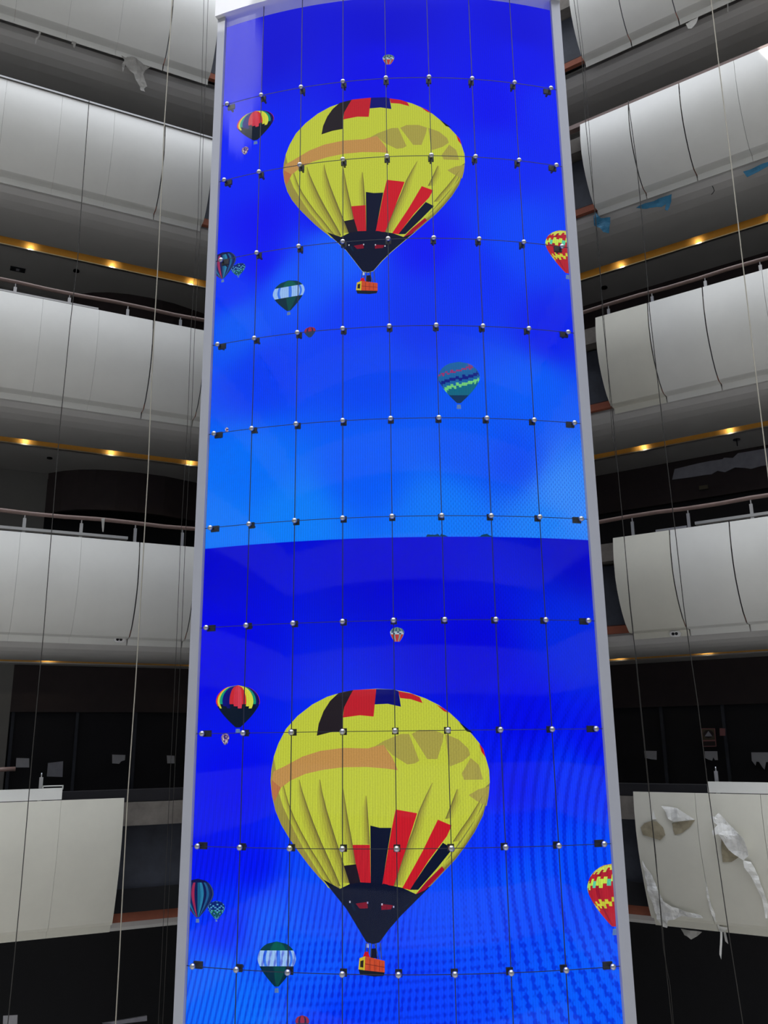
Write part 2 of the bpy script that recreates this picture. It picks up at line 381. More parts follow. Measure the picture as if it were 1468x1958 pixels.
# ------------------------------------------------------------------ handrails
def handrail(side, k, s0, s1, d, zr, posts, label, broken=False):
    f = F[k]; org = W(side, (s0+s1)/2, d, f+0.3)
    t = thing('handrail', label, 'handrail', org)
    n = 16; pts = [W(side, s0+(s1-s0)*i/n, d, f+zr+0.012*_s(i*1.7)) for i in range(n+1)]
    obj('rail_bar', fix(tube(bmesh.new(), pts, 0.038, 10)), 'rail', t, True, org)
    for s in posts:
        bm = bmesh.new(); sbox(side, s-0.028, s+0.028, d-0.015, d+0.015, f+0.40, f+zr-0.10, bm)
        tube(bm, [W(side, s, d, f+zr-0.12), W(side, s, d, f+zr-0.01)], 0.012, 8)
        sbox(side, s-0.05, s+0.05, d-0.05, d+0.05, f+0.39, f+0.41, bm)
        obj('post', bm, 'steel', t, False, org)
handrail('L', 2, -2.5, 7.0, 0.22, 1.09, [-1.65, -0.6, .46, 1.43, 2.53, 3.58, 4.6], 'wooden handrail on steel posts, third highest gallery left of the column')
handrail('R', 2, -7.4, 1.5, 0.22, 1.07, [-6.3, -5.23, -4.35, -3.34, -2.36, -1.3], 'wooden handrail on steel posts, third highest gallery right of the column')
handrail('L', 1, -2.5, 7.0, 0.10, 1.13, [-1.05, 0.0, 1.0, 1.96, 2.92, 3.80, 4.8], 'wooden handrail on steel posts, fourth highest gallery left of the column')
handrail('R', 1, -7.4, 1.5, 0.10, 1.13, [-6.1, -5.08, -4.06, -2.99, -1.95, -0.9], 'wooden handrail on steel posts, fourth highest gallery right of the column')
handrail('L', 0, -2.5, 1.25, 0.45, 1.25, [-0.6], 'stub of reddish handrail on the fifth highest gallery, left edge')
def loose_post(side, x, y0, y1, d, label):
    s, z0 = hit(side, x, y0, d); _, z1 = hit(side, x, y1, d)
    org = W(side, s, d, z0)
    t = thing('baluster_post', label, 'post', org)
    obj('post_body', sbox(side, s-0.03, s+0.03, d-0.015, d+0.015, z0-0.3, z1-0.07), 'steel', t, False, org)
    obj('post_tip', fix(tube(bmesh.new(), [W(side, s, d, z1-0.07), W(side, s, d, z1)], 0.012, 8)), 'chrome', t, True, org)
loose_post('L', 77, 1512, 1478, 0.3, 'lone steel post without a rail, fifth highest gallery left')
loose_post('R', 1371, 1500, 1466, 0.3, 'lone steel post without a rail, fifth highest gallery right')
bm = sbox('L', 2.02, 2.55, 0.2, 0.5, 0.86, 0.90); sbox('L', 2.02, 2.55, 0.2, 0.24, 0.90, 0.97, bm)
s_, z_ = hit('L', 80, 1508, 0.3)
bm = sbox('L', s_, s_+0.34, 0.25, 0.29, z_-0.02, z_+0.005); sbox('L', s_, s_+0.34, 0.25, 0.29, z_+0.03, z_+0.05, bm); sbox('L', s_, s_+0.02, 0.25, 0.29, z_-0.02, z_+0.05, bm); sbox('L', s_+0.32, s_+0.34, 0.25, 0.29, z_-0.02, z_+0.05, bm)
tag(obj('metal_bracket', bm, 'panel', None, False), 'small open rectangular metal bracket beside the lone post, left side', 'bracket')

# ------------------------------------------------------------------ gold light slots
GL = {('L', 3): [(60, 470), (217, 506), (368, 542), (-90, 435)], ('R', 3): [(1183, 508), (1330, 459), (1478, 412)], ('L', 2): [(50, 842), (215, 866), (366, 887)],
      ('R', 2): [(1225, 856), (1390, 823)], ('L', 1): [(100, 1258), (400, 1266)], ('R', 1): [(1185, 1260), (1350, 1249)]}
for (side, kk), pts in GL.items():
    k = kk   # ceiling above gallery kk-1 belongs to floor kk
    zc = F[k]-1.25; s0, s1 = (-5.0, 9.0) if side == 'L' else (-10.0, 5.0)
    org = W(side, (s0+s1)/2, 2.7, zc)
    t = thing('cove_light', 'long gold light slot under the %s gallery %s' % (TIER[k], SIDE[side]), 'light strip', org)
    obj('gold_strip', sbox(side, s0+0.4, s1-0.4, 2.70, 2.735, zc-0.005, zc+0.165), 'gold', t, False, org)
    obj('edge_bead', sbox(side, s0+0.4, s1-0.4, 2.70, 2.77, zc-0.03, zc-0.006), 'steel', t, False, org)
    al = bpy.data.lights.new('slot_glow', 'AREA'); al.shape = 'RECTANGLE'; al.size = s1-s0-1; al.size_y = 0.03  # area lamp added along the slot to brighten the gold strip
    al.energy = {3: 1.5, 2: 0.8, 1: 0.4}[k]; al.color = (1, 0.78, 0.42); ao = bpy.data.objects.new('slot_glow', al); COL.objects.link(ao); ao.parent = t
    n_, t_, D_ = axes(side); p = W(side, (s0+s1)/2, 2.46, zc+0.15); ao.location = p-org
    zd = (W(side, (s0+s1)/2, 2.72, zc+0.03)-p).normalized(); yd = zd.cross(t_)
    ao.rotation_euler = Matrix((t_, -yd, -zd)).transposed().to_euler() if Matrix((t_, -yd, -zd)).determinant() > 0 else Matrix((t_, yd, -zd)).transposed().to_euler()
    for (x, y) in pts:
        s, d = hit_z(side, x, y, zc+0.03)
        bm = bmesh.new(); tube(bm, [W(side, s, 2.50, zc+0.165), W(side, s, 2.50, zc+0.12)], 0.035, 12)
        obj('downlight', fix(bm), 'white', t, True, org)
        l = bpy.data.lights.new('downlight_glow', 'SPOT'); lo = bpy.data.objects.new('downlight_glow', l); COL.objects.link(lo)
        l.energy = 2.5; l.spot_size = math.radians(120); l.spot_blend = 1.0; l.color = (1, 0.86, 0.6); l.shadow_soft_size = 0.015
        lo.parent = t; p = W(side, s, 2.50, zc+0.11); q = W(side, s, 2.74, zc+0.02)
        lo.location = p-org; lo.rotation_euler = (q-p).to_track_quat('-Z', 'Y').to_euler()

# ------------------------------------------------------------------ video column
CX, CY, R0 = 0.5976, 21.3659, 9.178
RL = R0-0.20
TH0, TH1 = -0.368, 0.265
NODE = [-.3573, -.2870, -.2092, -.1309, -.0527, .0253, .1037, .1828, .2535]
ZN = [12.276-1.5*i for i in range(12)]
def CP(th, z, r=R0): return Vector((CX+r*_s(th), CY-r*_c(th), z))
def cyl(x, y, r=RL):
    d = ray(x, y); a = d.x**2+d.y**2; b = -2*(d.x*CX+d.y*CY); c = CX*CX+CY*CY-r*r
    t = (-b-math.sqrt(max(b*b-4*a*c, 0)))/(2*a); P = d*t
    return math.atan2(P.x-CX, CY-P.y), P.z+EYE
CO = Vector((CX+0.0, 13.5, -9.0))
colm = thing('video_column', 'tall curved column with a video screen of balloons behind bolted glass panes', 'video screen', CO)
def cbox(bm, t0, t1, r0, r1, z0, z1, seg=1):
    for i in range(seg):
        a, b = t0+(t1-t0)*i/seg, t0+(t1-t0)*(i+1)/seg
        v = [bm.verts.new(CP(t, z, r)) for z in (z0, z1) for t, r in ((a, r0), (b, r0), (b, r1), (a, r1))]
        for f in ((0, 1, 2, 3), (4, 7, 6, 5), (0, 4, 5, 1), (2, 6, 7, 3)): bm.faces.new([v[j] for j in f])
        if i == 0: bm.faces.new([v[j] for j in (0, 3, 7, 4)])
        if i == seg-1: bm.faces.new([v[j] for j in (1, 5, 6, 2)])
    return bm
def part(name, bm, m, parent=colm, smooth=False): return obj(name, fix(bm), m, parent, smooth, CO)
ZTOP, ZBOT, ZSEAM = 14.12, -5.22, 4.51
bm = cbox(bmesh.new(), TH0-0.0125, TH0, R0-0.03, R0+0.03, ZBOT, ZTOP); cbox(bm, TH0-0.0165, TH0-0.0125, R0-0.62, R0+0.03, ZBOT, ZTOP); part('side_frame', bm, 'frame')
bm = cbox(bmesh.new(), TH1, TH1+0.014, R0-0.03, R0+0.03, ZBOT, ZTOP); cbox(bm, TH1+0.014, TH1+0.018, R0-0.62, R0+0.03, ZBOT, ZTOP); part('side_frame', bm, 'frame')
# masonry core behind the screen, so that the column is a real shaft
bm = bmesh.new(); pts = [CP(TH0-0.008, 0, R0-0.6), CP(TH0/2, 0, R0-0.4), CP(-.05, 0, R0-0.36), CP(TH1/2, 0, R0-0.4), CP(TH1+0.008, 0, R0-0.6), Vector((2.9, 15.6, 0)), Vector((-2.6, 15.7, 0))]
lo_ = [bm.verts.new((p.x, p.y, -9)) for p in pts]; hi_ = [bm.verts.new((p.x, p.y, 15.6)) for p in pts]
for i in range(7): bm.faces.new((lo_[i], lo_[(i+1) % 7], hi_[(i+1) % 7], hi_[i]))
bm.faces.new(lo_); bm.faces.new(hi_[::-1]); part('core', bm, 'frame')
bm = cbox(bmesh.new(), TH0-0.018, TH1+0.019, R0-0.6, R0+0.10, ZTOP, ZTOP+1.3, 24); part('top_cap', bm, 'cap')
part('plinth', cbox(bmesh.new(), TH0-0.02, TH1+0.02, R0-0.6, R0+0.06, -9, ZBOT, 24), 'frame')

# sky shown on the screen: soft colour fields; UPPER also has balcony reflections painted in
E0, E1 = TH0-0.012, TH1+0.0135
UPPER = [((740,40),(0,0,214)),((500,60),(0,0,214)),((1000,60),(0,2,220)),((740,130),(0,0,236)),((1000,110),(0,12,240)),((950,300),(0,38,248)),((470,330),(0,34,250)),
 ((500,430),(0,8,246)),((440,560),(0,50,252)),((450,620),(8,92,250)),((560,540),(12,88,255)),((640,480),(18,95,255)),((500,500),(0,15,246)),((900,520),(0,48,248)),((820,470),(0,20,246)),
 ((800,600),(0,52,242)),((700,700),(0,70,245)),((1050,640),(0,30,240)),((500,720),(0,62,246)),((470,900),(0,112,250)),((700,900),(0,92,250)),
 ((1020,740),(0,92,250)),((900,850),(0,88,246)),((560,1000),(10,128,250)),((850,990),(15,122,250)),((1080,950),(60,142,250)),((1050,1010),(30,132,250)),
 ((980,880),(0,78,244)),((415,1020),(10,122,250)),((620,400),(0,10,244)),((680,620),(0,60,250)),((990,460),(0,70,252)),((940,200),(0,10,242)),((1050,220),(0,34,248))]
LOWER = [((400,1060),(0,0,210)),((760,1060),(0,0,214)),((1130,1060),(0,0,200)),((400,1250),(0,0,232)),((900,1250),(0,0,222)),((1110,1230),(0,40,228)),
 ((450,1500),(0,4,242)),((1100,1490),(0,52,248)),((1000,1370),(0,4,236)),((1130,1420),(0,10,236)),((400,1640),(0,14,242)),((620,1690),(10,80,252)),((640,1640),(10,70,252)),((520,1780),(20,98,255)),
 ((420,1880),(12,107,255)),((450,1950),(10,112,255)),((600,1860),(10,88,255)),((800,1900),(5,65,252)),((1000,1700),(5,80,252)),((1110,1900),(5,91,252)),((950,1600),(5,51,250)),
 ((1120,1650),(0,77,250)),((650,1950),(0,61,252)),((480,1650),(0,16,244)),((430,1770),(0,44,250)),((960,1500),(0,20,244)),((880,1780),(5,77,252))]
def field(ctrl):
    P = [(cyl(x, y), lin(c)) for (x, y), c in ctrl]
    def fn(th, z):
        W_ = 1e-9; a = [0, 0, 0]
        for (t, zz), c in P:
            q = ((th-t)*9)**2+(z-zz)**2+0.06; wt = 1/q**2; W_ += wt
            for i in range(3): a[i] += c[i]*wt
        return [v/W_ for v in a]
    return fn
def set_cols(me, fn):
    ca = me.color_attributes.new('Col', 'FLOAT_COLOR', 'CORNER'); uv = me.uv_layers.new(name='UVMap')
    for lp in me.loops: pass
    return ca, uv
def led(name, z0, z1, ctrl, parent):
    fn = field(ctrl); nu, nv = 64, 150
    bm = bmesh.new(); cl = bm.loops.layers.float_color.new('Col'); ul = bm.loops.layers.uv.new('UVMap')
    g = [[bm.verts.new(CP(E0+(E1-E0)*i/nu, z0+(z1-z0)*j/nv, RL)) for i in range(nu+1)] for j in range(nv+1)]
    cc = [[fn(E0+(E1-E0)*i/nu, z0+(z1-z0)*j/nv) for i in range(nu+1)] for j in range(nv+1)]
    for j in range(nv):
        for i in range(nu):
            fc = bm.faces.new((g[j][i], g[j][i+1], g[j+1][i+1], g[j+1][i]))
            for lp, (jj, ii) in zip(fc.loops, ((j, i), (j, i+1), (j+1, i+1), (j+1, i))):
                lp[cl] = (*cc[jj][ii], 1); lp[ul].uv = ((E0+(E1-E0)*ii/nu)*9, z0+(z1-z0)*jj/nv)
    # cabinet depth behind the lit face
    ret = bmesh.ops.extrude_edge_only(bm, edges=[e for e in bm.edges if e.is_boundary])
    vv = [v for v in ret['geom'] if isinstance(v, bmesh.types.BMVert)]
    for v in vv:
        d = Vector((v.co.x-CX, v.co.y-CY, 0)).normalized(); v.co -= d*0.1
    for fc in bm.faces:
        if any(v in vv for v in fc.verts[:]): fc.material_index = 1
    o = obj(name, bm, ['screen', 'bracket'], parent, True, CO); return o
screens = {'U': led('led_screen', ZSEAM, ZTOP, UPPER, colm), 'D': led('led_screen', ZBOT, ZSEAM, LOWER, colm)}
screens['U']['label'] = 'upper video screen, bright blue sky with balloons'
screens['D']['label'] = 'lower video screen, repeat of the same balloon picture'
PERIOD = 9.72

class Pic:                                   # flat coloured shapes of one pictured balloon, in screen coordinates (theta, z)
    def __init__(s): s.polys = []
    def add(s, pts, col, layer=0): s.polys.append((pts, col, layer))
    def build(s, name, label, screen, dz):
        bm = bmesh.new(); cl = bm.loops.layers.float_color.new('Col'); ul = bm.loops.layers.uv.new('UVMap')
        zlo, zhi = (ZSEAM, ZTOP) if screen == 'U' else (ZBOT, ZSEAM)
        for pts, col, layer in s.polys:
            b = bmesh.new(); vs_ = [b.verts.new((t*9, z+dz, 0)) for t, z in pts]
            try: b.faces.new(vs_)
            except ValueError: b.free(); continue
            bmesh.ops.triangulate(b, faces=b.faces[:])
            def cut(co, no, clear=False):
                bmesh.ops.bisect_plane(b, geom=b.verts[:]+b.edges[:]+b.faces[:], plane_co=co, plane_no=no, clear_outer=clear)
            cut((E0*9, 0, 0), (-1, 0, 0), True); cut((E1*9, 0, 0), (1, 0, 0), True); cut((0, zhi, 0), (0, 1, 0), True); cut((0, zlo, 0), (0, -1, 0), True)
            if b.verts:
                xs = [v.co.x for v in b.verts]; k = math.ceil(min(xs)/0.3)
                while k*0.3 < max(xs): cut((k*0.3, 0, 0), (1, 0, 0)); k += 1
            mp = {}
            for v in b.verts: mp[v.index if v.index >= 0 else id(v)] = None
            b.verts.index_update()
            nv = [bm.verts.new(CP(v.co.x/9, v.co.y, RL+0.004+0.0016*layer)) for v in b.verts]
            for fc in b.faces:
                try: nf = bm.faces.new([nv[v.index] for v in fc.verts])
                except ValueError: continue
                for lp, v in zip(nf.loops, fc.verts): lp[cl] = (*lin(col), 1); lp[ul].uv = (v.co.x, v.co.y)
            b.free()
        if not bm.faces: bm.free(); return None
        for fc in bm.faces:
            fc.normal_update(); c = fc.calc_center_median()
            if fc.normal.dot(Vector((c.x-CX, c.y-CY, 0))) < 0: fc.normal_flip()
        o = obj(name, bm, 'screen', screens[screen], False, None)
        o.data.transform(Matrix.Translation(-CO)); o.location = (0, 0, 0)
        if label: o['label'] = label
        return o
def P2(pts): return [cyl(x, y) for x, y in pts]

# --- the large yellow balloon, drawn on the lower half
big = Pic()
def B(pts, col, layer=1): big.add(P2([(500+x*0.31335, 1290+y*0.31335) for x, y in pts]), col, layer)
OUT = [(700,86),(600,92),(500,105),(400,135),(310,182),(220,252),(150,330),(103,420),(75,500),(60,580),(55,650),(64,740),(85,830),(120,915),(170,1000),(230,1085),(290,1165),(350,1235),(440,1330),(520,1430),(580,1530),(640,1630),(680,1642),(720,1630),(780,1550),(850,1470),(940,1380),(1030,1290),(1100,1215),(1180,1130),(1240,1050),(1300,960),(1350,860),(1380,750),(1392,660),(1388,580),(1365,500),(1330,420),(1280,360),(1220,300),(1150,235),(1080,185),(1000,145),(900,110),(800,90)]
B(OUT, (188,196,62), 0)
B([(75,500),(60,580),(55,650),(64,740),(85,830),(120,915),(170,1000),(230,1085),(290,1165),(350,1235),(440,1330),(480,1300),(400,1225),(320,1130),(250,1030),(180,910),(130,800),(100,700),(90,600)], (150,140,66), 0.5)
B([(1392,660),(1380,750),(1350,860),(1300,960),(1240,1050),(1180,1130),(1100,1215),(1030,1290),(1010,1285),(1090,1180),(1180,1060),(1260,930),(1320,800),(1350,700)], (128,126,64), 0.5)
# gores of the lower half
def fold(cv, wd, side_=-1):
    for fr, cc_, ly in ((1.5, (180,184,62), 1), (1.05, (168,168,60), 2), (0.65, (152,148,58), 3), (0.32, (130,122,54), 4), (0.1, (96,90,50), 5)):
        n = len(cv); left = []
        for q, (x, y) in enumerate(cv):
            b = math.sin(min(1, (q+0.25)/(n-1)*1.15)*math.pi*0.62)
            left.append((x+side_*wd*fr*b, y-4*b*fr))
        B(cv+left[::-1], cc_, ly)
fold([(128,600),(140,690),(165,780),(200,870),(245,960),(300,1060),(350,1140),(400,1225),(450,1305)], 32)
fold([(232,640),(250,710),(280,800),(320,910),(365,1020),(410,1120),(450,1210),(482,1290)], 52)
fold([(358,640),(372,720),(400,830),(432,935),(465,1040),(500,1150),(540,1272)], 50)
fold([(500,700),(512,780),(528,880),(550,1000),(566,1090),(578,1155)], 40)
fold([(640,740),(648,830),(655,930),(660,1036)], 30)
fold([(1040,660),(1000,740),(960,830),(925,940),(880,1060),(840,1180),(806,1288)], -42)
fold([(1190,700),(1160,780),(1120,880)], -36)
fold([(1350,735),(1310,800),(1260,880),(1210,950),(1165,1020)], -34)
fold([(1385,720),(1360,820),(1310,930),(1250,1030),(1180,1120),(1110,1190)], 24)
B([(75,590),(140,560),(250,500),(360,465),(500,447),(650,450),(682,440),(745,428),(800,510),(832,583),(760,573),(640,563),(500,565),(380,580),(270,605),(180,645),(120,690),(92,752),(70,700),(62,640)], (188,140,78), 6)
B([(62,640),(120,690),(92,752),(80,780),(64,720)], (180,112,70), 7)
for wq in ([(690,438),(745,405),(850,362),(900,362),(962,525),(935,542),(890,548),(800,492),(760,448)], [(915,362),(960,338),(1050,338),(1112,362),(1104,410),(1072,515),(1010,515)],
           [(1120,362),(1200,395),(1260,450),(1272,490),(1225,530),(1150,560),(1143,545)], [(1275,508),(1325,550),(1350,640),(1235,642),(1220,602)], [(1262,735),(1320,700),(1390,680),(1384,740),(1372,802),(1310,770)]):
    B(wq, (164,154,72), 4)
DK, RD, NV = (34,28,34), (186,30,44), (8,14,40)
B([(338,373),(350,300),(380,222),(420,160),(470,113),(560,94),(540,140),(505,200),(495,262),(493,345),(420,352)], DK, 7)
B([(560,94),(700,88),(692,170),(684,256),(600,248),(497,262),(505,200),(540,130)], RD, 8)
B([(700,88),(810,91),(836,101),(850,196),(770,178),(690,182)], (6,10,110), 7)
B([(835,101),(920,118),(965,138),(982,174),(910,150),(845,143)], RD, 7)
B([(1065,183),(1110,205),(1145,236),(1110,222)], RD, 7); B([(1200,284),(1250,325),(1292,358),(1250,346)], NV, 7); B([(1326,420),(1352,455),(1366,505),(1340,470)], RD, 7)
B([(556,1038),(662,1037),(667,1270),(605,1268),(575,1150)], RD, 7)
B([(664,920),(722,934),(792,934),(765,1100),(738,1278),(667,1272)], (10,18,44), 7)
B([(818,822),(949,845),(875,1080),(806,1288),(737,1278),(790,960)], (196,24,40), 8)
B([(1075,884),(1159,920),(1130,985),(1020,1130),(905,1312),(858,1302),(980,1080)], (196,24,40), 8)
B([(1105,1025),(1166,1060),(1070,1180),(955,1312),(903,1312),(1005,1160)], (10,18,44), 7)
B([(1100,1168),(1116,1190),(1000,1312),(940,1340),(1005,1262)], (160,16,44), 8)
B([(503,1165),(577,1155),(605,1270),(540,1282),(520,1215)], (30,24,36), 7)
B([(350,1215),(380,1250),(480,1305),(540,1276),(605,1266),(740,1273),(860,1300),(940,1337),(1035,1285),(940,1380),(850,1470),(780,1550),(720,1632),(680,1642),(640,1630),(580,1530),(520,1430),(440,1330)], (8,16,42), 8)
B([(575,1395),(645,1386),(650,1424),(600,1426)], (120,12,40), 9); B([(730,1398),(802,1406),(790,1430),(732,1434)], (120,12,40), 9)
B([(545,1395),(900,1395),(850,1440),(565,1440)], (8,36,60), 8)
for x, y in ((648,1390),(735,1400),(806,1415),(540,1385)): B([(x-4,y-6),(x+4,y-6),(x+4,y+6),(x-4,y+6)], (200,200,210), 10)
for a, b in ((640,626),(655,650),(700,700),(725,732),(672,664),(690,716)): B([(a-3,1635),(a+3,1635),(b+3,1735),(b-3,1735)], (60,70,90), 7)
B([(630,1690),(650,1688),(662,1725),(618,1725)], (190,20,40), 8); B([(672,1670),(698,1668),(706,1728),(668,1728)], (16,18,40), 8); B([(642,1640),(655,1640),(655,1665),(642,1665)], (190,200,220), 8)
B([(598,1728),(634,1716),(630,1802),(592,1796)], (200,180,50), 9); B([(634,1716),(752,1745),(752,1815),(630,1802)], (196,74,44), 9); B([(592,1796),(630,1802),(752,1815),(745,1836),(690,1840),(602,1828)], (20,28,40), 9)
B([(604,1745),(624,1740),(622,1785),(602,1782)], (40,34,34), 10)
for q in (660, 690, 720): B([(q,1724+(q-634)*.25),(q+3,1724+(q-634)*.25),(q+3,1808),(q,1806)], (120,40,34), 10)
B([(632,1760),(752,1782),(752,1786),(632,1764)], (120,40,34), 10)

def small(cx, top, w, h, fn, basket=True, mouth=0.10, nt_=20, ng=16, xc=0.0, fat=0.40):
    pic = Pic(); H = h*(0.88 if basket else 1.0)
    def hw(t):
        if t < fat: return w/2*math.sqrt(max(0, 1-((fat-t)/fat)**2))
        q = (t-fat)/(1-fat); return w/2*(1-(1-mouth)*q**1.45)
    for i in range(nt_):
        t0, t1 = i/nt_, (i+1)/nt_
        for j in range(ng):
            g0, g1 = -1+2*j/ng, -1+2*(j+1)/ng
            # gores bulge towards the edge
            b0, b1 = math.sin(g0*math.pi/2), math.sin(g1*math.pi/2)
            q = [(cx+b0*hw(t0), top+t0*H), (cx+b1*hw(t0), top+t0*H), (cx+b1*hw(t1), top+t1*H), (cx+b0*hw(t1), top+t1*H)]
            if i == 0: q = q[1:] if hw(t0) < 0.01 else q
            pic.add(P2(q), fn((t0+t1)/2, j, ng), 1)
    if basket:
        b = w*0.045
        pic.add(P2([(cx-b, top+H+h*0.03), (cx+b, top+H+h*0.03), (cx+b*1.2, top+h), (cx-b*1.2, top+h)]), (90,120,170), 1)
    return pic
def f_red(t, j, n):
    zig = 0.50+0.06*((j % 3)-1)
    if t > zig: return (8,22,40)
    return [(190,40,40),(220,60,50),(205,205,60),(20,150,120),(10,14,120),(10,12,110),(196,40,50),(200,50,70),(205,60,80),(200,40,50),(205,205,60),(210,210,70),(20,140,110),(10,14,90),(10,12,80),(180,30,50)][j]
def f_green(t, j, n):
    if t < 0.22: return (8,60,70) if abs(j-8) > 2 else (10,90,80)
    if t < 0.53: return (150,190,240) if (j % 4) else (60,120,235)
    return (8,44,62) if abs(j-8.5) > 2 else (10,70,72)
def f_right(t, j, n):
    q = t + 0.05*(j % 2) + 0.012*(j-8)
    if 0.0 < q < 0.12: return (200,210,90)
    if 0.24 < q < 0.36: return (196,222,80) if j % 4 else (90,200,160)
    if 0.60 < q < 0.68: return (200,200,60)
    return (176,34,50) if j % 5 else (150,24,48)
def f_darkleft(t, j, n):
    if t < 0.12: return (14,20,70)
    return [(16,30,80),(20,50,110),(110,40,90),(16,30,90),(30,110,150),(20,40,90),(150,40,80),(14,26,80),(20,90,130),(40,120,160),(14,26,80),(30,90,140),(20,40,90),(16,30,80),(60,80,120),(14,20,70)][j]
def f_chev(t, j, n):
    q = (t*5 + abs((j % 4)-2)*0.35) % 1.0
    return (80,150,190) if q < 0.3 else ((30,110,70) if q < 0.6 and t > .5 else (8,34,110))
def f_blue(t, j, n):
    q = t*1.0 + 0.30*(j/n) + (0.03 if j % 2 else 0)
    if t > 0.80: return (14,50,90)
    if 0.34 < q < 0.39: return (140,50,110)
    if 0.52 < q < 0.60: return (14,30,130)
    if 0.68 < q < 0.76: return (110,200,120)
    return (24,96,160) if q < 0.7 else (16,100,130)
def f_top(t, j, n):
    if t < 0.3: return (110,140,130) if j % 2 else (60,90,110)
    if t < 0.55: return (170,190,200) if (j+int(t*20)) % 3 else (60,70,110)
    return (180,60,60) if (j % 3) else (120,150,150)
def f_conf(t, j, n): return random.choice([(150,120,150),(40,30,110),(200,190,180),(60,50,120)])
def f_bot(t, j, n):
    if t < 0.55: return (150,40,70) if j % 3 else (40,40,80)
    return (40,60,90)
def both(pic, lab, lower=True, upper=True, name='balloon_picture', dzl=0.0):
    if lower: pic.build(name, 'lower picture of ' + lab, 'D', dzl)
    if upper: pic.build(name, 'upper picture of ' + lab, 'U', PERIOD+dzl)
both(big, 'a large yellow balloon with red and black patches')
both(small(455, 1310, 84, 92, f_red), 'a red, yellow and black striped balloon')
both(small(431, 1402, 16, 22, f_conf, False, 0.3, 8, 8), 'a tiny speckled balloon')
both(small(378, 1680, 62, 84, f_darkleft), 'a dark blue balloon cut by the left edge')
both(small(414, 1722, 33, 40, f_chev, True, 0.15, 12, 12), 'a small balloon with pale chevrons')
both(small(529, 1800, 74, 98, f_green), 'a dark green balloon with a white band')
both(small(1176, 1650, 108, 138, f_right, True, 0.12, 28, 20), 'a red balloon with yellow zigzags at the right edge')
both(small(759, 1199, 27, 28, f_top, False, 0.35, 10, 10), 'a tiny balloon with a pale zigzag')
both(small(578, 1941, 27, 30, f_bot, False, 0.2, 10, 10), 'a tiny red checked balloon')
both(small(877, 692, 80, 90, f_blue, True, 0.08, 26, 20), 'a teal and blue zigzag balloon', False, True, 'balloon_picture', -PERIOD)
both(small(434, 817, 7, 9, f_conf, False, 0.5, 3, 3), 'a speck of a distant balloon', False, True, 'balloon_picture', -PERIOD)
tr = Pic(); xx = 796
rnd = random.Random(3)
for x0, x1 in ((800, 868), (908, 944)):
    pts = [(x0, 1032)]; x = x0
    while x < x1:
        e = math.sin((x-x0)/(x1-x0)*math.pi)
        pts.append((x, 1029-rnd.uniform(2, 10)*e)); x += rnd.uniform(2, 5)
    pts.append((x1, 1032)); tr.add(P2(pts), (8,60,90), 1)
tr.build('treetop_picture', 'dark treetops at the bottom of the upper picture', 'U', 0)

# ---- glass skin
tb = [TH0] + [n for n in NODE[1:-1]] + [TH1]
zb = [ZTOP] + ZN
pane_n = 0
for j in range(12):
    for i in range(8):
        bm = bmesh.new(); cbox(bm, tb[i]+0.0007, tb[i+1]-0.0007, R0-0.012, R0, zb[j+1]+0.006, zb[j]-0.006, 5)
        o = part('glass_pane', bm, 'glass')
bm = bmesh.new()
for t in tb[1:-1]: cbox(bm, t-0.00062, t+0.00062, R0-0.010, R0-0.002, ZN[-1], ZTOP)
for z in ZN[:-1]: cbox(bm, TH0, TH1, R0-0.009, R0-0.003, z-0.0045, z+0.0045, 30)
part('sealant_joint', bm, 'joint')
# ---- point fixings: domed bolt, collar, black bracket plate and arm
def fixing_bm(th, z):
    n = Vector((_s(th), -_c(th), 0)); u = Vector((_c(th), _s(th), 0)); v = Vector((0, 0, 1)); C0 = CP(th, z, R0+0.001)
    bm = bmesh.new(); prof = [(0.041, 0.0), (0.041, 0.010), (0.036, 0.022), (0.026, 0.032), (0.013, 0.038), (0.0, 0.040)]
    rings = []
    for r, h in prof:
        if r == 0: rings.append([bm.verts.new(C0+n*h)]); continue
        rings.append([bm.verts.new(C0+n*h+r*(_c(a*math.pi/8)*u+_s(a*math.pi/8)*v)) for a in range(16)])
    for a, b in zip(rings, rings[1:]):
        for k in range(16):
            if len(b) == 1: bm.faces.new((a[k], a[(k+1) % 16], b[0]))
            else: bm.faces.new((a[k], a[(k+1) % 16], b[(k+1) % 16], b[k]))
    bm.faces.new(rings[0][::-1])
    return bm
def bracket_bm(th, z):
    bm = bmesh.new(); h = 0.045
    off = 0.6*h if th == NODE[0] else (-0.6*h if th == NODE[-1] else 0)
    w_ = 0.075/R0*0.5 if th not in (NODE[0], NODE[-1]) else 0.11/R0*0.5
    t0 = th+off/R0
    cbox(bm, t0-w_*1.2, t0+w_*1.2, R0-0.105, R0-0.075, z-h, z+h)
    cbox(bm, th-0.0015, th+0.0015, R0-0.195, R0-0.013, z-0.014, z+0.014)
    return bm
for j in range(11):
    for th in NODE:
        f_ = part('glass_fixing', fixing_bm(th, ZN[j]), 'chrome', colm, True)
        b_ = fix(bracket_bm(th, ZN[j]))
        bo = obj('bracket', b_, 'bracket', None, False, CO); bo.parent = f_; bo.location = (0, 0, 0)

